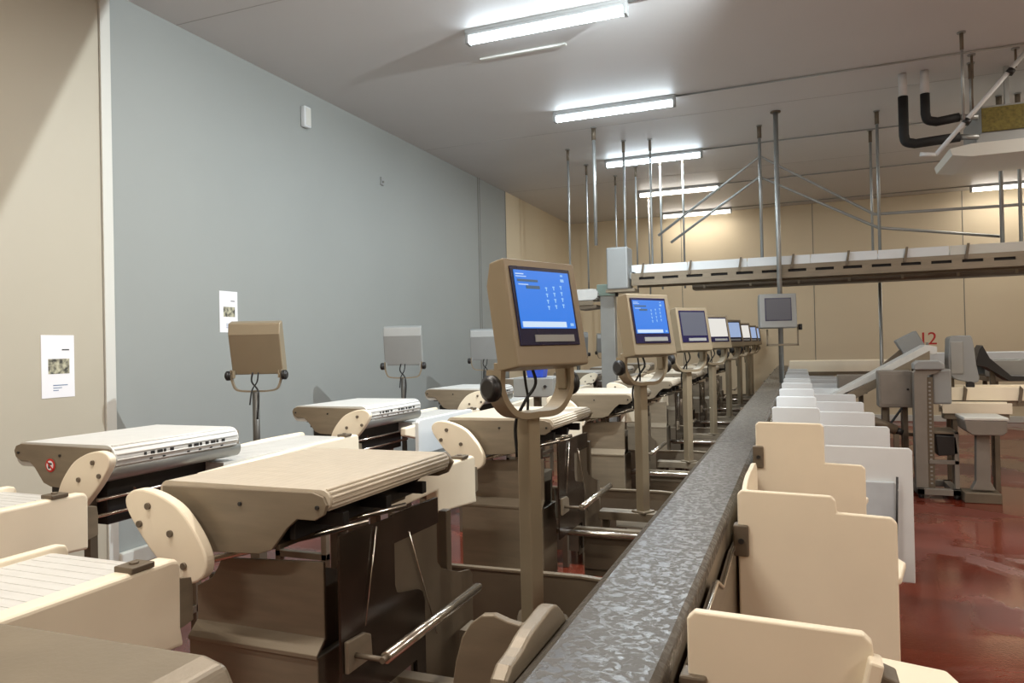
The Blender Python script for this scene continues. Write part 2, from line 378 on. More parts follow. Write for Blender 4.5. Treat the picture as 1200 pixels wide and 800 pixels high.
def terminal(loc, ang, kind, label, group, case, pole_bottom, round_pole=False, depth=.05):
    """front faces local -Y; origin on what carries the pole"""
    t = thing('weighing_terminal', label, 'terminal', loc, 0, group)
    hz = (1.63 if round_pole else 1.705)-loc[2]; Rz = Matrix.Rotation(ang, 4, 'Z')
    fwd = Rz @ Vector((0, -.055, 0))
    M = Matrix.Translation((fwd.x, fwd.y, hz)) @ Rz @ Matrix.Rotation(math.radians(-16 if round_pole else -10), 4, 'X')
    h = obj('housing', housing_bm(B=depth, M=M), case, t, .008, seg=3)
    screen_parts(t, kind, M)
    # pole
    pt = (1.32 if round_pole else 1.35)-loc[2]; kz = -.195 if round_pole else -.245; kx = .178
    if round_pole: p = cyl(new(), (0, 0, 0), (0, 0, pt), .024, 16)
    else: p = box(new(), -.03, .03, -.03, .03, 0, pt, Rz)
    obj('pole', p, case if not round_pole else DKPOLE, t, 0 if round_pole else .006)
    obj('foot_plate', box(new(), -.05, .05, -.05, .05, 0, .012, Rz), STEEL, t, .003)
    # fork bracket: a bent band each side and a cross plate
    for s in (-1, 1):
        bm = new(); Y0, Y1 = -.012, .034
        prof = [(kx-.004, .06), (kx-.002, 0), (kx-.02, -.045), (kx-.06, -.085), (.07, -.10), (.0, -.10)] if not round_pole else [(kx-.004, .04), (kx-.002, 0), (kx-.015, -.06), (kx-.04, -.10), (.07, -.112), (.0, -.112)]
        A = curve([(x*s, 0, z) for x, z in prof], 5)
        th = .011 if not round_pole else .006
        wid = .036 if not round_pole else .014
        Mb = Matrix.Translation((fwd.x*.4, fwd.y*.4, hz+kz)) @ Rz
        prev = None
        for i, p_ in enumerate(A):
            d = (A[min(i+1, len(A)-1)]-A[max(i-1, 0)]).normalized(); n = Vector((d.z, 0, -d.x))
            ring = [bm.verts.new(Mb @ (p_+n*a+Vector((0, b, 0)))) for a, b in ((-th, -wid), (th, -wid), (th, wid), (-th, wid))]
            if prev:
                for q in range(4): bm.faces.new((prev[q], prev[(q+1) % 4], ring[(q+1) % 4], ring[q]))
            else: bm.faces.new(ring[::-1])
            prev = ring
        bm.faces.new(prev); bmesh.ops.recalc_face_normals(bm, faces=bm.faces)
        obj('bracket_arm', bm, case if not round_pole else STEEL, t)
        bm = new(); kr = .045 if not round_pole else .034
        prof2 = [(.0, .03), (.012, kr), (.03, kr), (.04, kr*.6)]
        bm2 = new(); base = Vector((.2*s, 0, -.155 + .0)); 
        for (a0, r0), (a1, r1) in zip(prof2, prof2[1:]):
            p0 = Mb @ Vector(((kx+a0)*s, 0, 0)); p1 = Mb @ Vector(((kx+a1)*s, 0, 0))
            cyl(bm2, p0, p1, r0, 18, r1)
        bm.free(); obj('knob', bm2, BLACK, t)
        bs = new(); cyl(bs, Mb @ Vector(((kx-.02)*s, 0, 0)), Mb @ Vector(((kx+.004)*s, 0, 0)), .014, 12)
        obj('pivot', bs, STEEL, t)
        obj('lug', box(new(), min((kx-.024)*s, (kx-.012)*s), max((kx-.024)*s, (kx-.012)*s), -.02, .02, -.02, -kz-.16, Mb), case, t, .003)
    bm = new(); Mz = Matrix.Translation((0, 0, hz)) @ Rz
    tube(bm, [Mz @ p_ for p_ in curve([(.02, 0, -.175), (.03, -.01, -.24), (-.015, .0, -.30), (-.03, .035, -.38), (-.02, .04, -.5)], 5)], .006, 8)
    obj('cable', bm, BLACKR, t); bm = new(); tube(bm, [Mz @ p_ for p_ in curve([(-.02, 0, -.175), (-.01, .0, -.24), (.02, .02, -.30), (.03, .04, -.4)], 5)], .005, 8)
    obj('cable', bm, BLACKR, t)
    return t
PITCH = 1.96
RAIL_Z = .58
kinds = ['blue', 'blue', 'dark', 'white', 'pale', 'white', 'pale', 'pale']
angs = [66, 58, 52, 55, 55, 55, 55, 55]
extra = ['tan terminal with bright blue screen, nearest to the camera', 'tan terminal with bright blue screen, second along the beam', 'tan terminal with dull grey screen, third along the beam',
         'terminal with white screen, fourth along the beam', 'small pale blue screen terminal, fifth along the beam', 'small terminal, sixth along the central beam', 'far terminal, seventh along the central beam', 'farthest terminal beside the beam end, by back wall']
for k in range(8):
    y = 2.42+PITCH*k if k < 7 else 15.35
    terminal((-.9, y, RAIL_Z if k < 7 else 0), math.radians(angs[k]), kinds[k], extra[k], 'terminals beside the central beam', CASE, RAIL_Z)
backs = ['steel terminal seen from behind, nearest by the grey wall', 'grey terminal seen from behind, second along the wall row', 'grey terminal seen from behind, third along the wall row', 'grey back-turned terminal hidden behind the nearest blue screen',
         'grey back-turned terminal, fifth along the wall row', 'far grey back-turned terminal below the overhead grey box']
for k in range(6):
    terminal((-3.56 if k == 0 else -3.51, 4.085+PITCH*k, .6), math.radians(203), 'dark', backs[k], 'terminals beside the left wall', CASE if k == 0 else CASEG, .6, True)

# ------------------------------------------------------------------ station conveyors
def belt_slab(x0, x1, y0, y1, zt, th, rods=True):
    """belt loop: slab with half-round ends in x, ribs as geometry on the visible nose"""
    r = th/2; bm = new()
    pts = arc(x1-r, zt-r, r, 90, -90, 10)+arc(x0+r, zt-r, r, 270, 90, 10)
    prism(bm, pts, y0, y1, 'Y')
    for a in range(-60, 90, 25):
        c = math.cos(math.radians(a)); s = math.sin(math.radians(a))
        cyl(bm, (x1-r+c*r, y0+.01, zt-r+s*r), (x1-r+c*r, y1-.01, zt-r+s*r-.001), .0045, 8)
    return bm
def station_conveyor(loc, label, side):
    """side=+1: nose toward +X, hub plate at -X (row by the beam); side=-1 mirrored (wall row). origin: floor under nose near corner"""
    t = thing('station_conveyor', label, 'conveyor', loc, 0, 'conveyor tables by the beam' if side > 0 else 'conveyor tables by the wall')
    fx = lambda pts: [(x*side, z) for x, z in pts]
    L = .60; W = .76
    # near and far side plates
    pl = fx([(-.60, 1.197), (-.045, 1.205), (-.012, 1.195), (0, 1.172), (-.01, 1.145), (-.04, 1.128), (-.10, 1.128), (-.135, 1.10), (-.19, 1.035), (-.235, 1.02), (-.43, 1.01), (-.52, 1.09), (-.60, 1.17)])
    for y in (0, W-.012):
        o = obj('side_plate', prism(new(), pl, y, y+.012, 'Y'), STEEL, t, .002)
    for (x, z) in ((-.03, 1.165), (-.3, 1.16)): obj('side_bolt', cyl(new(), (x*side, -.005, z), (x*side, 0, z), .006, 10), BLACK, t)
    x0, x1 = (-.62, -.005) if side > 0 else (.005, .62)
    b = belt_slab(-.62, .004, .012, W-.012, 1.212, .06) if side > 0 else belt_slab(-.004, .62, .012, W-.012, 1.212, .11)
    obj('belt', b, BELT if side > 0 else BELTW, t)
    # feed-end roller and curved hub plate
    hub = [(-.68, 1.16), (-.665, 1.185), (-.63, 1.197), (-.585, 1.195), (-.53, 1.18), (-.47, 1.15), (-.42, 1.10), (-.385, 1.05), (-.368, 1.005), (-.375, .965), (-.41, .94), (-.46, .93), (-.50, .945), (-.55, .99), (-.61, 1.05), (-.665, 1.12)]
    hub = [(x, z) for x, z in hub]
    h = obj('hub_plate', prism(new(), fx(bez(hub, 4)), -.065, -.03, 'Y'), CREAM, t, .006)
    for (x, z) in ((-.585, 1.15), (-.62, 1.095), (-.50, 1.075), (-.45, .985)):
        obj('hub_bolt', cyl(new(), (x*side, -.072, z), (x*side, -.064, z), .010, 12), STEELD, h)
    obj('end_cover', prism(new(), fx([(-.60, 1.19), (-.02, 1.21), (.014, 1.175), (-.01, 1.135), (-.05, 1.12), (-.60, 1.10)]), W, W+.012, 'Y'), STEEL, t, .003)
    obj('feed_roller', cyl(new(), (-.56*side, -.03, 1.10), (-.56*side, W+.02, 1.10), .045, 20), STEELG, t)
    # underside: pan, drum motor, cross members
    bm = new(); xs = sorted((-.42*side, -.18*side)); box(bm, xs[0], xs[1], .02, W-.02, 1.03, 1.045)
    obj('drip_pan', bm, STEELD, t, .003)
    obj('drum_motor', cyl(new(), (-.30*side, .03, 1.085), (-.30*side, W-.03, 1.085), .04, 18), STEELD, t)
    bm = new()
    for y in (.12, .36, .6):
        xs = sorted((-.13*side, -.03*side)); box(bm, xs[0], xs[1], y, y+.03, 1.085, 1.125)
    box(bm, min(-.15*side, -.13*side), max(-.15*side, -.13*side), .03, W-.03, 1.06, 1.12)
    obj('nose_brackets', bm, BLACK, t, .002)
    if side < 0:
        obj('dark_cavity_block', box(new(), .10, .46, .10, W-.04, .84, 1.05), BLACK, t, .01)  # added black block standing in for the shaded cavity below the belt
        for z in (.90, .97): obj('guide_rail', cyl(new(), (.50, .02, z), (.50, W-.02, z), .008, 8), SHINY, t)
        for j in range(14):
            yy = .16+j*.036
            if j in (5, 6): continue
            obj('sprocket_slot', box(new(), .617, .6225, yy, yy+.012+.008*(j % 3), 1.150, 1.164), DARKSL, t)
            if j % 2: obj('sprocket_slot', box(new(), .612, .6175, yy, yy+.012, 1.128, 1.134), DARKSL, t)
    # slanting support tubes and stand
    for y in (-.015, .22):
        obj('slide_tube', cyl(new(), (-.46*side, y+.02, .975), (-.05*side, y+.3, 1.06), .011, 10), SHINY, t)
    bm = new()
    for y in ((.565, .68) if side > 0 else (.06, .66)):
        box(bm, min(-.36*side, -.40*side), max(-.36*side, -.40*side), y, y+.04, 0, 1.04)
    box(bm, min(-.36*side, -.40*side), max(-.36*side, -.40*side), .565 if side > 0 else .06, .69, .25, .29)
    obj('stand', bm, STEELD, t, .003)
    return t
YN = 1.67
A_lab = ['large white slatted conveyor table nearest the camera, beside the blue terminal', 'second white conveyor table behind the nearest terminal pole', 'third white conveyor table along the central beam', 'fourth white conveyor table along the central beam',
         'fifth white conveyor table along the central beam', 'sixth white conveyor table along the central beam', 'farthest white conveyor table along the central beam']
B_lab = ['white conveyor table by the grey wall, with red sticker, nearest', 'second white conveyor table by the grey wall', 'third white conveyor table by the grey wall', 'fourth conveyor table by the grey wall', 'fifth conveyor table by the grey wall', 'sixth conveyor table by the grey wall', 'farthest conveyor table by the grey wall']
a0 = station_conveyor((-1.22, YN, 0), A_lab[0], 1)
b0 = station_conveyor((-3.35, 2.25, 0), B_lab[0], -1)
for k in range(1, 7): dup(a0, (-1.22, YN+PITCH*k, 0), A_lab[k])
for k in range(1, 7): dup(b0, (-3.35, 2.25+PITCH*k, 0), B_lab[k])
# prohibition sticker on the nearest wall-side plate
st_ = new(); cyl(st_, (.24, -.0035, 1.115), (.24, -.0015, 1.115), .03, 24)
s1 = obj('sticker', st_, RED, b0, label='round red prohibition sticker')
bm = new(); cyl(bm, (.24, -.005, 1.115), (.24, -.0036, 1.115), .021, 20); obj('sticker_face', bm, PAPER, s1)
bm = new(); box(bm, -.026, .026, -.0065, -.005, -.0035, .0035, Matrix.Translation((.24, 0, 1.115)) @ Matrix.Rotation(math.radians(45), 4, 'Y')); obj('sticker_bar', bm, RED, s1)
bm = new(); box(bm, -.006, .006, -.006, -.005, -.014, .012, Matrix.Translation((.236, 0, 1.115))); box(bm, -.012, .008, -.006, -.005, -.004, .004, Matrix.Translation((.246, 0, 1.122))); obj('sticker_hand', bm, INK, s1)

# ------------------------------------------------------------------ feed conveyors with cream guards
def feed_conveyor(loc, label, zt, wall):
    """runs along +Y and ends at y=0 (just before the station hub); origin on the floor below its end, guard face toward +X"""
    t = thing('feed_conveyor', label, 'conveyor', loc, 0, 'wall side feed conveyors' if wall else 'beam side feed conveyors')
    L = 1.15
    gp = bez([(-.02, zt), (0, zt-.012), (0, zt-.03)], 1)
    prof = [(-.03, zt), (-.008, zt-.006), (0, zt-.025), (-.002, zt-.19), (.008, zt-.245), (-.42, zt-.205), (-.42, zt-.105), (-.80, zt-.11), (-L, zt-.095), (-L+.05, zt-.065), (-.82, zt-.055), (-.72, zt-.01), (-.66, zt)]
    if wall: prof = [(-.03, zt), (-.008, zt-.006), (0, zt-.025), (-.002, zt-.235), (-1.0, zt-.17), (-L-.2, zt-.09), (-L-.2, zt-.03), (-.7, zt-.01), (-.4, zt)]
    obj('side_guard', prism(new(), prof, -.065 if not wall else -.05, 0, 'X'), CREAM, t, .012, seg=3)
    prof2 = [(y, z+.005) for y, z in prof]
    obj('side_guard', prism(new(), prof2, -.46, -.43, 'X'), CREAM, t, .008, seg=3)
    bm = new(); r = .035; z0 = zt-.012
    LB = L-.35 if not wall else L
    pts = [(-LB, z0), (-.06, z0)]+[(-.06+r*math.cos(a), z0-r+r*math.sin(a)) for a in [math.radians(d) for d in (60, 30, 0, -30, -60)]]+[(-.06, z0-2*r), (-LB, z0-2*r)]
    prism(bm, pts, -.43, -.06, 'X')
    for i in range(1, int(LB/.04)):
        box(bm, -.42, -.07, -LB+i*.04-.0025, -LB+i*.04+.0025, z0-.001, z0+.001)
    obj('belt', bm, BELTW, t)
    bm = new(); box(bm, -.06, .004, -.16, -.09, zt-.002, zt+.014); cyl(bm, (-.03, -.125, zt+.012), (-.03, -.125, zt+.02), .012, 10)
    obj('latch', bm, STEELD, t, .003)
    bm = new(); prism(bm, [(0, zt-.06), (.045, zt-.07), (.05, zt-.1), (.05, zt-.19), (0, zt-.2)], -.03, -.012, 'X'); obj('end_plate', bm, STEEL, t, .002)
    bm = new()
    for x in (-.07, -.42): box(bm, x, x+.04, -.34, -.30, 0, zt-.16)
    box(bm, -.42, -.03, -.34, -.30, .3, .34); box(bm, -.44, -.03, -.35, -.29, zt-.16, zt-.1)
    obj('stand', bm, STEELD, t, .003)
    return t
fa = feed_conveyor((-1.57, 1.50, 0), 'cream sided feed belt at lower left, nearest of the beam side', 1.05, False)
for k in range(1, 7): dup(fa, (-1.55, 1.42+PITCH*k, 0), 'cream sided feed belt ending at the %s conveyor table along the beam' % ORD[k])
fb = feed_conveyor((-2.71, 2.12, 0), 'cream sided feed belt at left edge, ending below wall side table', 1.045, True)
for k in range(1, 7): dup(fb, (-2.71, 2.12+PITCH*k, 0), 'cream sided feed belt ending at the %s conveyor table by the wall' % ORD[k])
# white upright panel behind the second hub plate
t = thing('white_upright_board', 'white upright board behind the hub plate of second beam side table', 'board', (-2.0, 3.58, 0))
obj('sheet', prism(new(), [(0, 1.0), (0, 1.185), (.02, 1.2), (.70, 1.2), (.72, 1.185), (.72, 1.0)], -.012, .012, 'X'), WHITE, t, .005)
for y in (.05, .6): obj('leg', box(new(), -.02, .02, y, y+.04, 0, 1.0), STEELD, t, .003)

# ------------------------------------------------------------------ steel chute cabinets under the beam side conveyors
def chute(loc, label):
    t = thing('steel_chute', label, 'chute', loc, 0, 'steel chutes under the conveyor tables')
    prof = [(.0, .975), (.0, .80), (-.05, .77), (-.05, .55), (-.02, .30), (.5, .30), (.5, .975)]
    bm = new()
    prism(bm, [(-.56, .87), (-.52, .89), (-.50, .90), (-.475, .935), (-.46, .965), (-.08, .985), (-.08, .755), (-.56, .74)], 0, .012, 'Y')
    obj('front_plate', bm, STEEL, t, .003)
    bm = new(); prism(bm, [(.0, .765), (-.04, .728), (-.04, .715), (.0, .75)], -.56, -.08, 'X'); obj('ledge', bm, STEEL, t, .002)
    obj('lower_box', box(new(), -.56, -.08, -.035, .20, .30, .72), STEEL, t, .004)
    obj('upper_box', prism(new(), [(.012, .72), (.2, .72), (.2, .90), (.03, .90)], -.54, -.1, 'X'), STEELD, t, .004)
    for x in (-.54, -.14):
        for y in (-.03, .15): obj('leg', box(new(), x, x+.04, y, y+.04, 0, .30), STEELD, t, .003)
    return t
c0 = chute((-1.22, 1.76, 0), 'steel chute box under the nearest conveyor table')
for k in range(1, 7): dup(c0, (-1.22, 1.76+PITCH*k, 0), 'steel chute box under the %s conveyor table along the beam' % ORD[k])

# ------------------------------------------------------------------ splash sheets, roller bars, station frames
def splash(loc, label):
    t = thing('splash_guard', label, 'splash guard', loc, 0, 'splash guards beside the chutes')
    a = [(.02, 1.085), (.31, 1.075), (.31, .86), (.32, .835), (.345, .825), (.46, .80), (.485, .785), (.50, .75), (.50, .42), (.44, .42), (.44, .575), (.02, .575)]
    obj('dark_reflection_sheet', prism(new(), a, -.012, -.004, 'X'), DKREFL, t, label='glossy sheet with a dark reflection in its colour')
    b = [(.32, 1.075), (.63, 1.07), (.63, .84), (.66, .81), (.80, .755), (.9, .735), (.92, .71), (.92, .38), (.44, .38), (.44, .575), (.32, .575)]
    obj('steel_sheet', prism(new(), b, -.03, -.022, 'X'), STEELD, t, .001)
    obj('top_band', prism(new(), [(.32, 1.075), (.63, 1.07), (.63, .98), (.32, .985)], -.022, -.016, 'X'), DKREFL, t)
    obj('corner_tab', prism(new(), [(.03, .79), (.12, .785), (.15, .77), (.155, .70), (.03, .70)], -.004, .01, 'X'), STEEL, t, .004)
    obj('stay_wire', tube(new(), [(.002, .2, 1.07), (.002, .13, .8)], .0025, 6), SHINY, t)
    obj('stay_wire', tube(new(), [(-.014, .42, 1.0), (-.014, .60, .6)], .0025, 6), SHINY, t)
    obj('upright', box(new(), -.062, -.03, .72, .76, 0, 1.0), STEELD, t, .002)
    return t
s0 = splash((-1.19, YN, 0), 'dark-reflection and plain steel splash guard sheets below the nearest conveyor nose')
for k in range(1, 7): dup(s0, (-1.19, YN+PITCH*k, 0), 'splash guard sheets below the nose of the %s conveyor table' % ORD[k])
def roller(loc, label):
    t = thing('roller_bar', label, 'roller bar', loc, 0, 'shiny roller bars')
    bm = new(); cyl(bm, (0, 0, 0), (0, .62, 0), .0165, 20); obj('tube', bm, SHINY, t)
    bm = new(); cyl(bm, (0, -.02, 0), (0, 0, 0), .009, 12); cyl(bm, (0, .62, 0), (0, .64, 0), .009, 12); obj('axle', bm, STEELD, t)
    bm = new(); cyl(bm, (-.10, -.012, 0), (.006, -.012, 0), .008, 8); obj('bracket', bm, STEELD, t)
    return t
r0 = roller((-1.09, 1.75, .74), 'shiny steel roller bar nearest the camera, lower centre')
for k in range(1, 7): dup(r0, (-1.09, 1.75+PITCH*k, .74), 'shiny steel roller bar below the %s terminal along the beam' % ORD[k])
def station_frame(loc, label):
    """origin on floor at x=0 under the beam's left face; local y=0 is the pole rail"""
    t = thing('sorting_station', label, 'machine frame', loc, 0, 'steel station frames between chutes and beam')
    x0, x1 = -1.34, -.01
    bm = new(); prism(bm, [(-.05, .58), (.05, .58), (.05, .53), (.04, .53), (.04, .57), (-.04, .57), (-.04, .53), (-.05, .53)], -.745, -.38, 'X')
    obj('pole_rail', bm, STEEL, t, .002)
    obj('front_lip', prism(new(), [(-.43, .57), (-.37, .565), (-.37, .52), (-.43, .52)], -.87, x1, 'X'), STEEL, t, .002)
    bm = new(); cyl(bm, (x0, -.46, .55), (x1, -.46, .55), .014, 12); obj('tie_tube', bm, SHINY, t)
    # cross panel with a notch cut at the foot
    pts = [(x0, .10), (x0, .55), (x1-.5, .56), (x1, .53), (x1, .10), (-.55, .10), (-.56, .36), (-.58, .39), (-.62, .40), (-.78, .40), (-.81, .38), (-.82, .35), (-.82, .10)]
    obj('cross_panel', prism(new(), pts, .70, .712, 'Y'), STEELD, t, .002)
    bm = new(); 
    obj('panel_lip', prism(new(), [(x0, .55), (x0, .562), (x1-.5, .572), (x1, .542), (x1, .53), (x1-.5, .56)], .692, .722, 'Y'), STEEL, t, .002); bm.free()
    # sloping tray between
    bm = new(); prism(bm, [(-.42, .34), (.05, .27), (.68, .30), (.68, .29), (.05, .26), (-.42, .33)], -.735, x1, 'X')
    obj('tray', bm, STEELD, t)
    obj('rear_tray', prism(new(), [(.712, .30), (1.2, .27), (1.2, .26), (.712, .29)], x0, x1, 'X'), STEELD, t)
    bm = new(); prism(bm, [(-.42, .54), (-.42, .30), (-.408, .30), (-.408, .54)], -.735, x1, 'X'); obj('apron', bm, STEELD, t, .002)
    bm = new(); prism(bm, [(-.36, .34), (-.05, .29), (-.05, .50), (-.12, .53), (-.2, .48)], -.32, -.31, 'X'); obj('gusset', bm, STEEL, t, .002)
    bm = new(); cyl(bm, (-.55, -.30, .32), (-.55, -.26, .40), .028, 14); obj('drain_cap', bm, BLACK, t, .002)
    for x, y in ((-.73, -.02), (-.42, -.02), (x0+.03, .66), (-.42, .66)): obj('leg', box(new(), x, x+.04, y, y+.04, 0, .555), STEELD, t, .003)
    return t
f0 = station_frame((-.42, 2.42, 0), 'steel frame and tray below the nearest blue terminal')
for k in range(1, 7): dup(f0, (-.42, 2.42+PITCH*k, 0), 'steel frame and tray below the %s terminal along the beam' % ORD[k])
# wall-side rail carrying the back-turned terminals
for k in range(6):
    t = thing('terminal_pedestal', 'steel pedestal below the %s back-turned terminal' % nth(k), 'pedestal', (-3.56 if k == 0 else -3.51, 4.085+PITCH*k, 0), 0, 'pedestals by the wall')
    bm = new(); box(bm, -.04, .04, -.04, .04, 0, .59); obj('post', bm, STEELD, t, .003)
    obj('top_plate', box(new(), -.07, .07, -.07, .07, .588, .6), STEELD, t, .002)
    obj('base_plate', box(new(), -.12, .12, -.12, .12, 0, .012), STEELD, t, .002)

# ------------------------------------------------------------------ central wet beam
t = thing('central_beam', 'long wet stainless beam running to the back wall', 'beam', (0, 0, 0))
xl, xr, ye = -.42, -.205, 15.4
y = .3; i = 0
edges = [.3, 3.77, 5.75, 7.7, 9.7, 11.6, 13.6, ye]
for a, b in zip(edges, edges[1:]):
    bm = new()
    prism(bm, [(xl, 1.06), (xl, 1.082), (xl+.028, 1.1), (xr-.012, 1.1), (xr, 1.09), (xr, 1.06)], a+.003, b-.003, 'Y')
    obj('cover', bm, WET, t, .004)
bm = new(); prism(bm, [(xl+.005, 1.06), (xl+.005, .62), (xl+.04, .56), (xr-.04, .56), (xr-.005, .62), (xr-.005, 1.06)], .3, ye, 'Y')
obj('body', bm, STEEL, t, .004)
for yy in edges[1:-1]:
    bm = new(); box(bm, xl-.004, xr+.004, yy-.012, yy+.012, 1.05, 1.098); obj('joint_band', bm, STEELD, t, .002)
for yy in [1.2+1.96*k for k in range(8)]:
    bm = new(); box(bm, xl+.03, xl+.08, yy, yy+.05, 0, .57); box(bm, xr-.08, xr-.03, yy, yy+.05, 0, .57); box(bm, xl+.03, xr-.03, yy, yy+.05, .2, .24); obj('leg', bm, STEELD, t, .003)
# skirt panels on the work side
for k in range(7):
    y0 = 1.22+1.96*k
    t = thing('skirt_panel', 'steel skirt panel on the board side of the beam, %s' % (nth(k)+' one'), 'panel', (-.195, y0, 0), 0, 'skirt panels along the beam')
    bm = new(); prism(bm, [(0, 1.04), (.5, 1.05), (.62, 1.0), (.9, 1.01), (1.3, .98), (1.8, 1.04), (1.8, .58), (0, .58)], -.003, .005, 'X'); obj('sheet', bm, STEEL, t)
    bm = new(); tube(bm, [(.008, 0, 1.04), (.008, .5, 1.05), (.008, .62, 1.0), (.008, .9, 1.01), (.008, 1.3, .98), (.008, 1.8, 1.04)], .005, 8); obj('rolled_edge', bm, SHINY, t)
    bm = new(); cyl(bm, (.0, .15, .9), (.012, .15, .9), .012, 10); cyl(bm, (.0, .15, .75), (.012, .15, .75), .012, 10); obj('bolts', bm, STEELD, t)

# ------------------------------------------------------------------ divider boards on the work side
def board(k, Y, tall, zt, xw, xs, zlow, xlow, mt, label, bottom=.42, clip=True):
    t = thing('divider_board', label, 'board', (0, Y, 0), math.radians(-2 if k < 2 else 0), 'upright boards beside the beam')
    x0 = -.178
    pts = [(x0, bottom), (x0, zt-.012), (x0+.012, zt), (xs-.012, zt-.003), (xs, zt-.015)]
    pts += [(xs+.002, zlow)] if xlow > xs else []
    if xlow > xs: pts += [(xlow-.014, zlow-.004), (xlow, zlow-.018), (xlow, bottom)]
    else: pts += [(xs, bottom)]
    obj('panel', prism(new(), pts, 0, .02, 'Y'), mt, t, .005, seg=3)
    if clip:
        c = obj('hinge_clip', box(new(), x0-.012, x0+.03, -.012, .032, zt-.19, zt-.10), STEELD, t, .004)
        obj('clip_screw', cyl(new(), (x0+.01, -.018, zt-.145), (x0+.01, -.012, zt-.145), .008, 10), BLACK, c)
        obj('hinge_clip', box(new(), x0-.012, x0+.03, -.012, .032, .6, .68), STEELD, t, .004)
    return t
CR, WH = CREAM, WHITE
board(0, 1.18, 0, 1.17, 0, .09, 1.13, .10, CR, 'cream upright board closest to the camera at the picture bottom')
board(1, 2.2, 0, 1.168, 0, .085, 1.12, .235, CR, 'cream stepped upright board, second from the camera')
board(2, 3.2, 0, 1.262, 0, .085, 1.10, .235, CR, 'tall cream stepped upright board, third from the camera')
board(3, 4.15, 0, 1.16, 0, .115, 1.045, .52, WH, 'wide white upright board, fourth, with grey panel in front', .36)
for k in range(4, 13):
    board(k, 4.15+.98*(k-3), 0, 1.16, 0, .115, 1.045, .52, WH, 'white upright board, %s from the camera' % ORD[k], .5)
# grey panel and stay in front of the wide board
t = thing('leaning_board', 'blue-grey plastic board leaning on the wide white board', 'board', (0, 4.13, 0))
obj('sheet', box(new(), .20, .435, 0, .02, .42, .87), mat('blue_grey_plastic', srgb(190, 198, 205), .5, noise=.12, nscale=9), t, .006)
obj('stay_rod', cyl(new(), (.43, -.014, .40), (.445, -.014, .90), .006, 10), BLACK, t)
# side plate along the beam between boards
for k, (y0, lab) in enumerate(((2.3, 'cream curved side plate between second and third boards'), (3.3, 'pale curved side plate behind the third board'))):
    bm = new(); prism(bm, bez([(0, .75), (0, 1.06), (.08, 1.15), (.35, 1.155), (.62, 1.12), (.66, .9), (.62, .72)], 4), -.01, .005, 'X')
    o = obj('curved_board', bm, CREAM if k == 0 else WHITE, None, .003); o.location = (-.165, y0, 0); tag(o, lab, 'side plate')
# cutting boards and knife clips
def cutting(k, Y, x1, lab, z=.99):
    t = thing('cutting_board', lab, 'cutting board', (0, Y, 0), 0, 'cutting boards between upright boards')
    obj('slab', prism(new(), [(-.15, .06), (.10, .05), (x1, .18), (x1+.03, .34), (x1-.04, .55), (-.15, .56)] if k else [(-.15, .05), (.11, .05), (x1+.03, .22), (x1, .33), (.12, .36), (-.15, .30)], z-.025, z, 'Z'), CREAM if k < 3 else WHITE, t, .008, seg=3)
    bm = new()
    for y in ((.15, .45) if k else (.08, .24)): box(bm, -.20, .1, y, y+.03, z-.055, z-.025)
    obj('arms', bm, STEELD, t, .003)
    return t
cutting(0, 1.2, .24, 'cream cutting board behind the closest upright board')
for k in range(1, 13): cutting(k, (2.22 if k == 1 else 3.22 if k == 2 else 4.17+.98*(k-3)), .265 if k == 1 else .24 if k < 3 else .45, 'cutting board behind the %s upright board' % ORD[k], .90)
t = thing('knife_clip', 'dark steel latch clipped on the nearest board edge', 'clip', (.093, 1.165, 1.085))
obj('body', box(new(), -.006, .02, -.01, .045, -.04, .035, Matrix.Rotation(math.radians(20), 4, 'Y')), STEELD, t, .004)
obj('lip', box(new(), -.02, .0, -.012, .03, -.03, .05, Matrix.Rotation(math.radians(12), 4, 'Y')), CREAM, t, .004)

# ------------------------------------------------------------------ foreground left housing and beam bracket
t = thing('machine_cover', 'dull tan steel machine cover in the lower left corner', 'cover', (-1.22, .69, .145))
obj('cover_top', prism(new(), [(-.33, .95), (.30, .96), (.345, .95), (.36, .92), (.36, .5), (-.33, .5)], -.3, .24, 'Y'), STEEL, t, .014, seg=4)
obj('seam_flange', box(new(), .28, .36, -.28, .25, .47, .5), STEELD, t, .003)
for x, y in ((-.3, -.2), (.2, -.2), (-.3, .18), (.2, .18)): obj('leg', box(new(), x, x+.05, y, y+.05, -.145, .5), STEELD, t, .003)
t = thing('end_bracket', 'rounded tan bracket at the near left side of the beam', 'bracket', (-.425, 1.15, 1.0))
obj('plate', prism(new(), bez([(-.14, -.35), (-.14, .05), (-.05, .11), (.05, .125), (.13, .12), (.2, .05), (.24, -.05), (.25, -.35)], 4), -.03, 0, 'X'), STEEL, t, .006, seg=3)
obj('gusset', prism(new(), bez([(-.24, -.33), (-.23, -.03), (-.17, .07), (-.09, .06), (-.03, .09), (0, .05), (0, -.33)], 3), .16, .18, 'Y'), STEEL, t, .003)
obj('bolt', cyl(new(), (-.04, .1, -.02), (-.028, .1, -.02), .014, 12), STEELD, t)

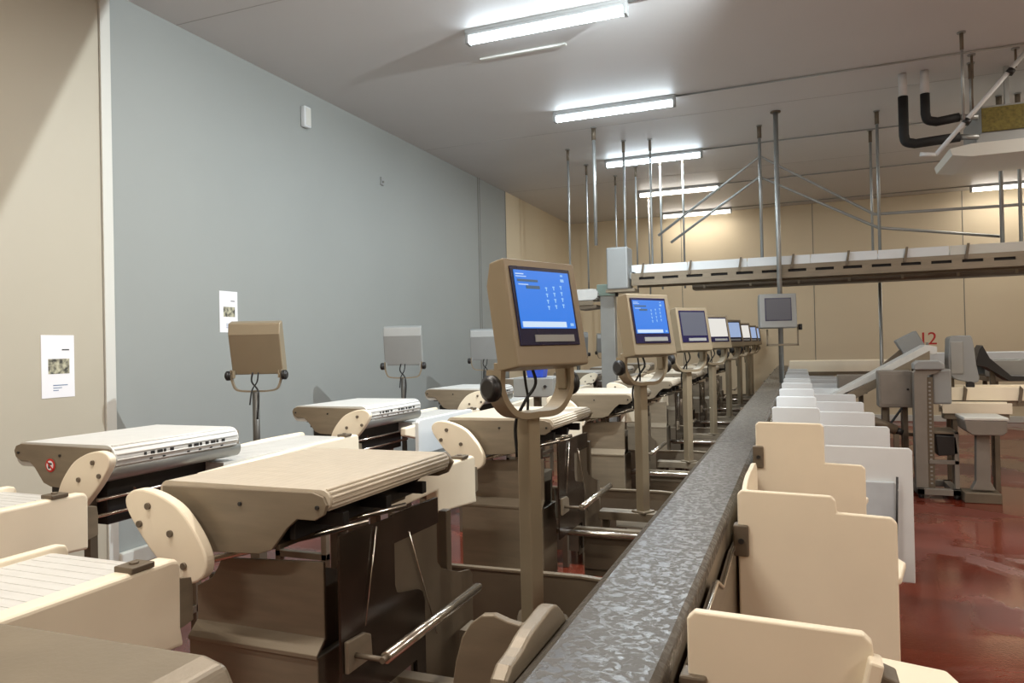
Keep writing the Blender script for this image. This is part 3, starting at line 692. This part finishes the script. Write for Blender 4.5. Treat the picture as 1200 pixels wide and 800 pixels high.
# ------------------------------------------------------------------ overhead conveyor
Y0, Y1 = 9.32, 9.72; XA, XB = -2.0, 6.6; SL = .022
t = thing('overhead_conveyor', 'long overhead conveyor with white sides crossing the room', 'conveyor', (0, 0, 2.5))
n = 12
segs = [XA+(XB-XA)*i/n for i in range(n+1)]
for i, (a, b) in enumerate(zip(segs, segs[1:])):
    for yy in (Y0, Y1-.02):
        obj('side_guard', box(new(), a+.004, b-.004, yy, yy+.02, .0, .115), WHITE if a < 1 else TRIMW, t, .004)
bm = new()
for yy in (Y0-.015, Y1):
    box(bm, XA, XB, yy, yy+.015, -.045, .01); box(bm, XA, XB, yy, yy+.015, -.15, -.078)
    x = XA
    while x < XB: box(bm, x, x+.10, yy, yy+.015, -.078, -.045); x += .30
obj('slotted_rail', bm, STEEL, t, .001)
obj('belt', box(new(), XA, XB, Y0+.02, Y1-.02, -.02, .035), BELTW, t)
bm = new(); x = XA+.2
box(bm, XA, XB, Y0+.01, Y1-.01, -.085, -.03)
obj('inner_web', bm, DARKSL, t)
x = XA+.12; 
while x < XB:
    bm = new(); prism(bm, [(x, -.04), (x+.03, -.04), (x+.045, .06), (x+.055, .13), (x+.03, .13), (x+.02, .06)], Y0-.03, Y0-.015, 'Y'); obj('guard_clip', bm, STEELD, t); x += .60
bm = new(); cyl(bm, (XA+.02, Y0, -.02), (XA+.02, Y1, -.02), .05, 18); obj('end_roller', bm, STEELG, t)
t = thing('drive_box', 'tall pale grey box at the left end of overhead conveyor', 'drive box', (-2.3, 9.2, 2.31))
obj('case', box(new(), 0, .28, 0, .3, 0, .54), CASEG, t, .02, seg=3)
obj('flange', box(new(), -.02, .36, .02, .3, -.04, 0), STEEL, t, .004)
obj('cable_gland', cyl(new(), (.1, .12, -.09), (.1, .12, -.04), .02, 10), BLACK, t)
t = thing('return_conveyor', 'lower steel conveyor trough just behind the overhead conveyor', 'conveyor', (0, 10.2, 2.36))
bm = new(); prism(bm, [(0, .07), (0, 0), (.05, -.03), (.35, -.03), (.4, 0), (.4, .07), (.385, .07), (.385, .01), (.34, -.015), (.06, -.015), (.015, .01), (.015, .07)], -1.35, 6.6, 'X'); obj('trough', bm, STEELD, t)
obj('belt', box(new(), -1.33, 6.58, .03, .37, .06, .085), BELTW, t)
bm = new()
for i in range(14): box(bm, -1.2+i*.6, -1.17+i*.6, -.02, 0, -.02, .12)
obj('posts', bm, STEEL, t)
# hanger rods
def hanger(x, y, z0, r, lab, double=False, mt=STEELG):
    t = thing('hanger_rod', lab, 'rod', (x, y, CEIL), 0, 'hanger rods from the ceiling')
    obj('rod', cyl(new(), (0, 0, z0-CEIL), (0, 0, 0), r, 12), mt, t)
    obj('ceiling_flange', cyl(new(), (0, 0, -.012), (0, 0, 0), .036, 16), STEELG, t)
    obj('coupling', cyl(new(), (0, 0, -.16), (0, 0, -.012), r*1.35, 12), STEELD, t)
H = [(-2.95, 9.74, 2.35, .014, 'leftmost thin hanger rod of the cluster'), (-2.95, 10.69, 2.35, .013, 'thin hanger rod behind the leftmost one'), (-2.35, 8.9, 2.85, .02, 'thick pale hanger rod above the grey drive box'),
     (-2.72, 11.6, 2.4, .013, 'far thin hanger rod between the leftmost ones'), (-2.14, 9.65, 2.5, .016, 'hanger rod just right of the drive box'), (-2.29, 11.14, 2.4, .013, 'far hanger rod behind the drive box'), (-1.8, 9.74, 2.4, .014, 'hanger rod crossing the third ceiling tube'),
     (-1.82, 10.6, 2.38, .014, 'hanger rod behind the third ceiling tube'), (-2.45, 13.0, 2.4, .014, 'far hanger rod near the back wall'), (-1.5, 10.6, 2.38, .014, 'hanger rod at the left end of the lower trough'), (-.41, 9.74, 2.5, .02, 'tall hanger rod where the sloping pipes meet'),
     (.93, 10.6, 2.38, .016, 'hanger rod behind the overhead conveyor middle'), (.93, 9.74, 2.5, .018, 'hanger rod at the overhead conveyor middle'), (2.18, 9.74, 2.5, .022, 'hanger rod near the right picture edge'), (2.36, 9.74, 2.5, .02, 'rightmost hanger rod at the picture edge'),
     (1.42, 7.56, 3.55, .012, 'thin rod hanging left of the cooling unit'), (1.66, 8.45, 3.8, .018, 'short rod holding the cooling unit')]
for h in H: hanger(*h)
# sloping pipes
P1 = [(-1.72, 9.76, 3.04), (-.41, 9.76, 3.95), (.88, 9.76, 3.10), (2.18, 9.76, 3.08), (6.9, 9.76, 3.08)]
P2 = [(-1.56, 9.80, 2.94), (-.42, 9.80, 3.70), (.92, 9.80, 2.94), (2.17, 9.80, 2.74)]
tag(obj('sloping_pipe', tube(new(), P1, .018), STEELG), 'upper bent metal pipe sloping both ways from tall hanger rod', 'pipe')
tag(obj('sloping_pipe', tube(new(), P2, .018), STEELG), 'lower bent metal pipe sloping both ways from tall hanger rod', 'pipe')
# transfer conveyor and post behind the nearest terminal
t = thing('transfer_conveyor', 'short white overhead conveyor end seen right of nearest blue screen', 'conveyor', (-2.95, 9.6, 2.2))
b = belt_slab(0, .42, 0, .5, .16, .15); obj('belt', b, BELTW, t)
obj('side_plate', box(new(), .0, .36, -.02, 0, -.06, .0), STEEL, t, .003)
obj('support', prism(new(), [(.1, -.06), (.4, -.06), (.4, -.10), (.14, -.12)], 0, .4, 'Y'), STEELD, t, .002)
t = thing('lift_post', 'grey lift post standing below the drive box', 'post', (-2.42, 9.75, 0))
obj('post', box(new(), -.10, .10, -.06, .06, 0, 2.36), STEELG, t, .006)
obj('head', box(new(), -.14, .12, -.08, .08, 2.26, 2.42), mat('greenish_plate', srgb(140, 158, 148), .5, .3), t, .01)
obj('foot', box(new(), -.18, .18, -.14, .14, 0, .02), STEELD, t, .003)

# ------------------------------------------------------------------ hanging terminal
t = thing('hanging_terminal', 'square grey terminal hung from the ceiling above the beam end', 'terminal', (-.2, 9.2, CEIL))
obj('pole', cyl(new(), (0, 0.03, -3.25), (0, 0.03, 0), .028, 16), STEELG, t)
obj('ceiling_flange', cyl(new(), (0, .03, -.014), (0, .03, 0), .06, 16), STEELD, t)
M = Matrix.Translation((-.03, -.1, -2.39)) @ Matrix.Rotation(math.radians(14), 4, 'Z') @ Matrix.Rotation(math.radians(-4), 4, 'X')
obj('housing', housing_bm(.21, .20, .05, .07, M), CASEG, t, .01, seg=3)
screen_parts(t, 'off', M, -.15, .15, -.12, .15)
bm = new(); box(bm, -.16, .20, -.02, 0, -2.80, -2.775); box(bm, -.16, -.14, -.02, 0, -2.80, -2.6); box(bm, .18, .20, -.02, 0, -2.80, -2.55); obj('bracket', bm, STEEL, t, .002)
obj('knob', cyl(new(), (.2, -.01, -2.58), (.24, -.01, -2.58), .035, 16), BLACK, t)
t = thing('pole_pedestal', 'grey post below the hanging terminal', 'pedestal', (-.2, 9.23, 0))
# stands just beyond the beam cover on the board side
bpy.data.objects.remove(t)

# ------------------------------------------------------------------ cooling unit, insulated pipes, white pipe
t = thing('cooling_unit', 'ceiling cooling unit with yellow-green filter at top right', 'cooling unit', (1.7, 8.5, 3.5))
obj('casing', prism(new(), [(0, .02), (0, .10), (.05, .14), (3.2, .14), (3.2, 0), (.1, -.02)], 0, .9, 'Y'), CASEG, t, .01)
obj('filter', box(new(), .05, 3.0, -.012, 0, .14, .38), GREENY, t, .003)
obj('back_case', box(new(), .05, 3.1, 0, .85, .14, .4), CASEG, t, .008)
bm = new(); box(bm, .3, .34, .2, .24, .4, .837); box(bm, 2.6, 2.64, .2, .24, .4, .837); obj('hangers', bm, STEELG, t)
obj('drip_tray', prism(new(), [(-.24, .0), (-.05, .03), (3.2, .04), (3.2, -.09), (-.05, -.10), (-.22, -.07)], -.05, .85, 'Y'), TRIMW, t, .004)
for x, zb, lab in ((1.06, 3.60, 'outer black insulated L pipe left of cooling unit'), (1.26, 3.80, 'inner black insulated L pipe left of cooling unit')):
    t = thing('insulated_pipe', lab, 'pipe', (x, 8.5, zb))
    obj('insulation', tube(new(), [(0, 0, 4.1-zb)]+curve([(0, 0, .10), (.02, 0, .03), (.10, 0, 0)], 5)+[(1.56-x-.02*0, 0, .02)], .048 if x < 1.2 else .045, 16), BLACKR, t)
    obj('riser', cyl(new(), (0, 0, 4.1-zb), (0, 0, CEIL-zb), .04, 14), CEILM, t)
    obj('connector', cyl(new(), (1.54-x, 0, .02), (1.72-x, 0, .0), .03, 12), STEELG, t)
t = thing('white_pipe', 'white pipe slanting up across the cooling unit, top right', 'pipe', (1.30, 8.2, 3.40))
obj('tube', tube(new(), [(0, 0, 0), (.8, .0, .93)], .022, 12), WHITE, t)
for a_, b_ in (((.25, 0, .27), (.28, 0, .31)), ((.62, 0, .70), (.65, 0, .74))): obj('clamp', cyl(new(), a_, b_, .036, 12), BLACK, t)
obj('elbow', cyl(new(), (-.14, 0, .02), (0, 0, 0), .02, 12), WHITE, t)
hanger(1.98, 8.2, 4.15, .008, 'thin wire rod holding the white slanting pipe', mt=STEELD)
hanger(1.62, 8.2, 3.78, .008, 'thin wire rod at the lower white pipe clamp', mt=STEELD)

# ------------------------------------------------------------------ right side equipment
t = thing('column_lift', 'steel lift frame with slotted column on the red floor', 'frame', (1.06, 8.2, 0))
bm = new(); box(bm, 0, .38, 0, .08, .04, .10); box(bm, 0, .38, .5, .58, .04, .10); box(bm, 0, .07, 0, .58, .04, .10); box(bm, .31, .38, 0, .58, .04, .10); obj('base_frame', bm, STEELN, t, .004)
bm = new()
for x in (.02, .33):
    for y in (.02, .52): cyl(bm, (x+.02, y+.02, 0), (x+.02, y+.02, .045), .025, 12)
obj('feet', bm, BLACK, t)
obj('column', prism(new(), bez([(0, .10), (0, .7), (0, 1.25), (.04, 1.31), (.2, 1.31), (.24, 1.27), (.2, 1.24), (.12, 1.22), (.11, .7), (.11, .10)], 1), .04, .16, 'Y'), STEELN, t, .004)
bm = new(); box(bm, .11, .17, .06, .14, .1, 1.2); obj('rack', bm, STEELD, t)
bm = new()
for i in range(26): box(bm, .13, .15, .055, .06, .14+i*.04, .155+i*.04)
obj('rack_holes', bm, STEELG, t)
obj('crank_head', prism(new(), [(.0, 1.28), (.27, 1.28), (.29, 1.2), (.27, 1.24), (.02, 1.34), (.06, 1.37), (.2, 1.37), (.28, 1.3)][:2]+[(.27, 1.33), (.22, 1.37), (.04, 1.37), (0, 1.34)], .0, .2, 'Y'), CASEG, t, .01)
obj('control_box', box(new(), .17, .34, .10, .30, .93, 1.28), CASEG, t, .02, seg=3)
obj('shelf', box(new(), .17, .38, .05, .5, .64, .66), STEELD, t, .003)
obj('tray', prism(new(), [(.18, .63), (.36, .62), (.38, .44), (.2, .42)], .05, .4, 'Y'), BLACK, t, .01)
bm = new(); box(bm, .12, .38, .05, .09, .34, .38); box(bm, .34, .38, .05, .09, .10, .66); obj('braces', bm, STEELN, t, .003)
t = thing('bench_scale', 'pedestal scale with pale square platform on the red floor', 'scale', (1.62, 8.15, 0))
obj('platform', prism(new(), [(-.17, .80), (.18, .80), (.18, .69), (.14, .66), (-.1, .66), (-.15, .70)], -.12, .3, 'Y'), STEELN, t, .01)
obj('platform_pad', box(new(), -.175, .19, -.13, .31, .80, .83), TRIMW, t, .008)
obj('pedestal', prism(new(), [(-.05, .66), (.06, .66), (.06, .2), (.1, .12), (-.1, .12), (-.06, .2)], 0, .1, 'Y'), STEELN, t, .005)
obj('foot', box(new(), -.17, .14, -.05, .2, 0, .10), STEELD, t, .008)
def leggy(name, lab, cat, loc, X, Y, z0, z1, mt, legs=True, rim=None, rot=0):
    t = thing(name, lab, cat, loc, rot)
    obj('belt', box(new(), 0, X, .02, Y-.02, z1-.03, z1), mt, t, .006)
    obj('near_guard', box(new(), 0, X, 0, .02, z0, z1+.03), rim or mt, t, .004)
    obj('far_guard', box(new(), 0, X, Y-.02, Y, z0, z1+.03), rim or mt, t, .004)
    obj('frame', box(new(), .02, X-.02, .03, Y-.03, z0-.06, z0), STEEL, t, .003)
    if legs:
        for x in (.1, X-.15):
            for y in (.05, Y-.1): obj('leg', box(new(), x, x+.045, y, y+.045, 0, z0-.06), STEELD, t, .003)
    return t
t = leggy('packing_conveyor', 'long cream sided conveyor at right behind the pedestal scale', 'conveyor', (1.42, 8.95, 0), 4.2, .5, .92, 1.03, CREAM)
for i in range(8):
    obj('guide_clip', prism(new(), [(.18+i*.5, .9), (.21+i*.5, .9), (.23+i*.5, 1.04), (.20+i*.5, 1.08), (.195+i*.5, 1.0)], -.02, -.003, 'Y'), STEELD, t)
leggy('side_table', 'cream topped low table in front of the long right conveyor', 'table', (1.38, 8.72, 0), .62, .22, .80, .88, CREAM)
t = leggy('outfeed_conveyor', 'bright white belt conveyor at right picture edge', 'conveyor', (2.05, 10.1, 0), 3.5, .7, 1.12, 1.28, WHITE, rim=STEELG)
leggy('sorting_conveyor', 'far white conveyor along the right by the back wall', 'conveyor', (1.6, 12.0, 0), 4.2, .6, 1.15, 1.34, WHITE)
leggy('back_conveyor', 'long cream conveyor standing in front of the beige back wall', 'conveyor', (-.15, 12.3, 0), 1.5, .5, 1.1, 1.24, CREAM)
t = thing('motor_hood', 'tall rounded grey motor hood above the long right conveyor', 'hood', (1.50, 9.0, 0))
obj('hood', prism(new(), bez([(0, 1.2), (0, 1.5), (.02, 1.6), (.16, 1.61), (.22, 1.58), (.25, 1.3), (.27, 1.12), (.13, 1.12)], 3), 0, .24, 'Y'), CASEG, t, .01)
obj('front_panel', box(new(), .012, .13, -.012, 0, 1.2, 1.55), STEELG, t, .01)
bm = new(); box(bm, .03, .06, .1, .14, 1.0, 1.2); box(bm, .18, .24, .05, .2, 1.0, 1.14); obj('mount', bm, STEELD, t, .004)
bm = new(); cyl(bm, (.19, -.01, 1.08), (.19, .03, 1.08), .04, 14); obj('knob', bm, BLACK, t)
t = thing('black_chute', 'black V shaped guide beside the grey motor hood', 'chute', (1.9, 9.6, 0))
obj('guide', prism(new(), [(0, 1.45), (.03, 1.5), (.1, 1.35), (.3, 1.15), (.6, 1.14), (.6, 1.10), (.28, 1.09), (.06, 1.25), (-.05, 1.27)], 0, .3, 'Y'), BLACK, t, .004)
obj('post', box(new(), .12, .17, .1, .15, 0, 1.2), STEELD, t, .003)
t = thing('tilting_box', 'small grey box tilted above the inclined white conveyor', 'box', (1.2, 9.4, 0))
Mx = Matrix.Translation((0, 0, 1.53)) @ Matrix.Rotation(math.radians(-28), 4, 'Y')
obj('case', box(new(), -.13, .11, 0, .2, -.10, .11, Mx), CASEG, t, .008)
obj('arm', prism(new(), [(-.3, 1.30), (-.1, 1.48), (-.05, 1.44), (-.24, 1.2)], .06, .1, 'Y'), STEELD, t)
obj('post', box(new(), -.30, -.24, .05, .11, 0, 1.3), STEELD, t, .003)
t = thing('incline_conveyor', 'white belt conveyor sloping up to the right beyond the boards', 'conveyor', (.3, 8.75, 0))
bm = new(); prism(bm, [(0, .93), (.0, .97), (.95, 1.52), (1.05, 1.50), (1.05, 1.42), (.98, 1.42)], 0, .4, 'Y'); obj('belt', bm, BELTW, t, .004)
obj('side_rail', prism(new(), [(.05, .93), (.98, 1.46), (.98, 1.36), (.05, .83)], -.015, 0, 'Y'), STEEL, t, .002)
bm = new(); box(bm, .15, .2, .1, .15, 0, .95); box(bm, .85, .9, .1, .15, 0, 1.35); obj('legs', bm, STEELD, t, .003)
for x0, x1, z0, z1, y, lab in ((.76, 1.08, .88, 1.26, 8.45, 'grey steel control cabinet left of the slotted column'), (.42, .74, .95, 1.17, 9.5, 'low grey steel cabinet behind the white boards'), (1.10, 1.36, 1.22, 1.40, 9.9, 'small grey cabinet beside the sloping conveyor top')):
    t = thing('control_cabinet', lab, 'cabinet', (x0, y, 0))
    obj('case', box(new(), 0, x1-x0, 0, .25, z0, z1), STEELN, t, .012, seg=3)
    obj('door', box(new(), .02, x1-x0-.02, -.008, 0, z0+.03, z1-.03), STEELN, t, .003)
    obj('latch', cyl(new(), (x1-x0-.05, -.02, (z0+z1)/2), (x1-x0-.05, -.008, (z0+z1)/2), .012, 10), BLACK, t)
    bm = new(); box(bm, .04, .09, .1, .15, 0, z0); box(bm, x1-x0-.09, x1-x0-.04, .1, .15, 0, z0); box(bm, .04, x1-x0-.04, .1, .15, .4, .44); obj('stand', bm, STEELD, t, .003)
bm = new()
t = thing('motor_unit', 'jumble of dark drive motor and hoses below the control cabinet', 'motor', (.62, 8.3, 0))
bm = new(); cyl(bm, (0, 0, .78), (.28, .05, .66), .05, 16); obj('motor', bm, STEELD, t)
bm = new(); cyl(bm, (.28, .05, .66), (.34, .06, .635), .035, 14); obj('shaft_cover', bm, BLACK, t)
bm = new(); tube(bm, curve([(0, 0, .8), (-.06, .05, .6), (.08, .1, .5), (.2, .1, .66), (.35, .12, .88)], 6), .012, 8); obj('hose', bm, BLACKR, t)
bm = new(); box(bm, .02, .07, 0, .05, 0, .74); box(bm, .26, .31, .03, .08, 0, .62); box(bm, .02, .31, .02, .06, .3, .34); obj('stand', bm, STEELD, t, .003)
# pole behind overhead conveyor to the far table
t = thing('support_post', 'slim post rising from the back conveyor to the overhead conveyor', 'post', (1.0, 10.6, 0))
obj('post', cyl(new(), (0, 0, 0), (0, 0, 2.33), .022, 14), STEELG, t); obj('foot', box(new(), -.08, .08, -.08, .08, 0, .012), STEELD, t)
# red number sign
t = thing('number_sign', 'small red number 12 standing before the back wall', 'sign', (1.56, 11.6, .07))
fc = bpy.data.curves.new('digits', 'FONT'); fc.body = '12'; fc.size = .25; fc.extrude = .006; fc.space_character = .9
fo = bpy.data.objects.new('digits_tmp', fc); COL.objects.link(fo)
bpy.context.view_layer.update()
me = bpy.data.meshes.new_from_object(fo.evaluated_get(bpy.context.evaluated_depsgraph_get())); bpy.data.objects.remove(fo)
me.transform(Matrix.Translation((0, 0, 1.43)) @ Matrix.Rotation(PI/2, 4, 'X'))
me.materials.clear(); me.materials.append(RED)
d = bpy.data.objects.new('digits', me); COL.objects.link(d); d.parent = t
obj('post', box(new(), .1, .13, .01, .04, -.07, 1.46), STEELG, t)

# items lying on far tables, seen below the nearest terminal
t = thing('blue_tub', 'small blue tub on the far grey box below nearest terminal', 'tub', (-2.32, 6.5, 1.3))
obj('shell', prism(new(), [(-.09, .09), (.09, .09), (.075, 0), (-.075, 0)], -.07, .07, 'Y'), BLUEP, t, .01)
obj('cap', box(new(), -.04, .04, -.04, .04, .09, .13), WHITE, t, .008)
t = thing('grey_case', 'grey steel case carrying the small blue tub', 'case', (-2.32, 6.5, 0))
obj('case', box(new(), -.2, .2, -.12, .12, 1.12, 1.3), STEELG, t, .01)
obj('stand', box(new(), -.03, .03, -.03, .03, 0, 1.12), STEELD, t)
obj('knob', cyl(new(), (.12, -.135, 1.22), (.12, -.12, 1.22), .015, 10), BLACK, t)
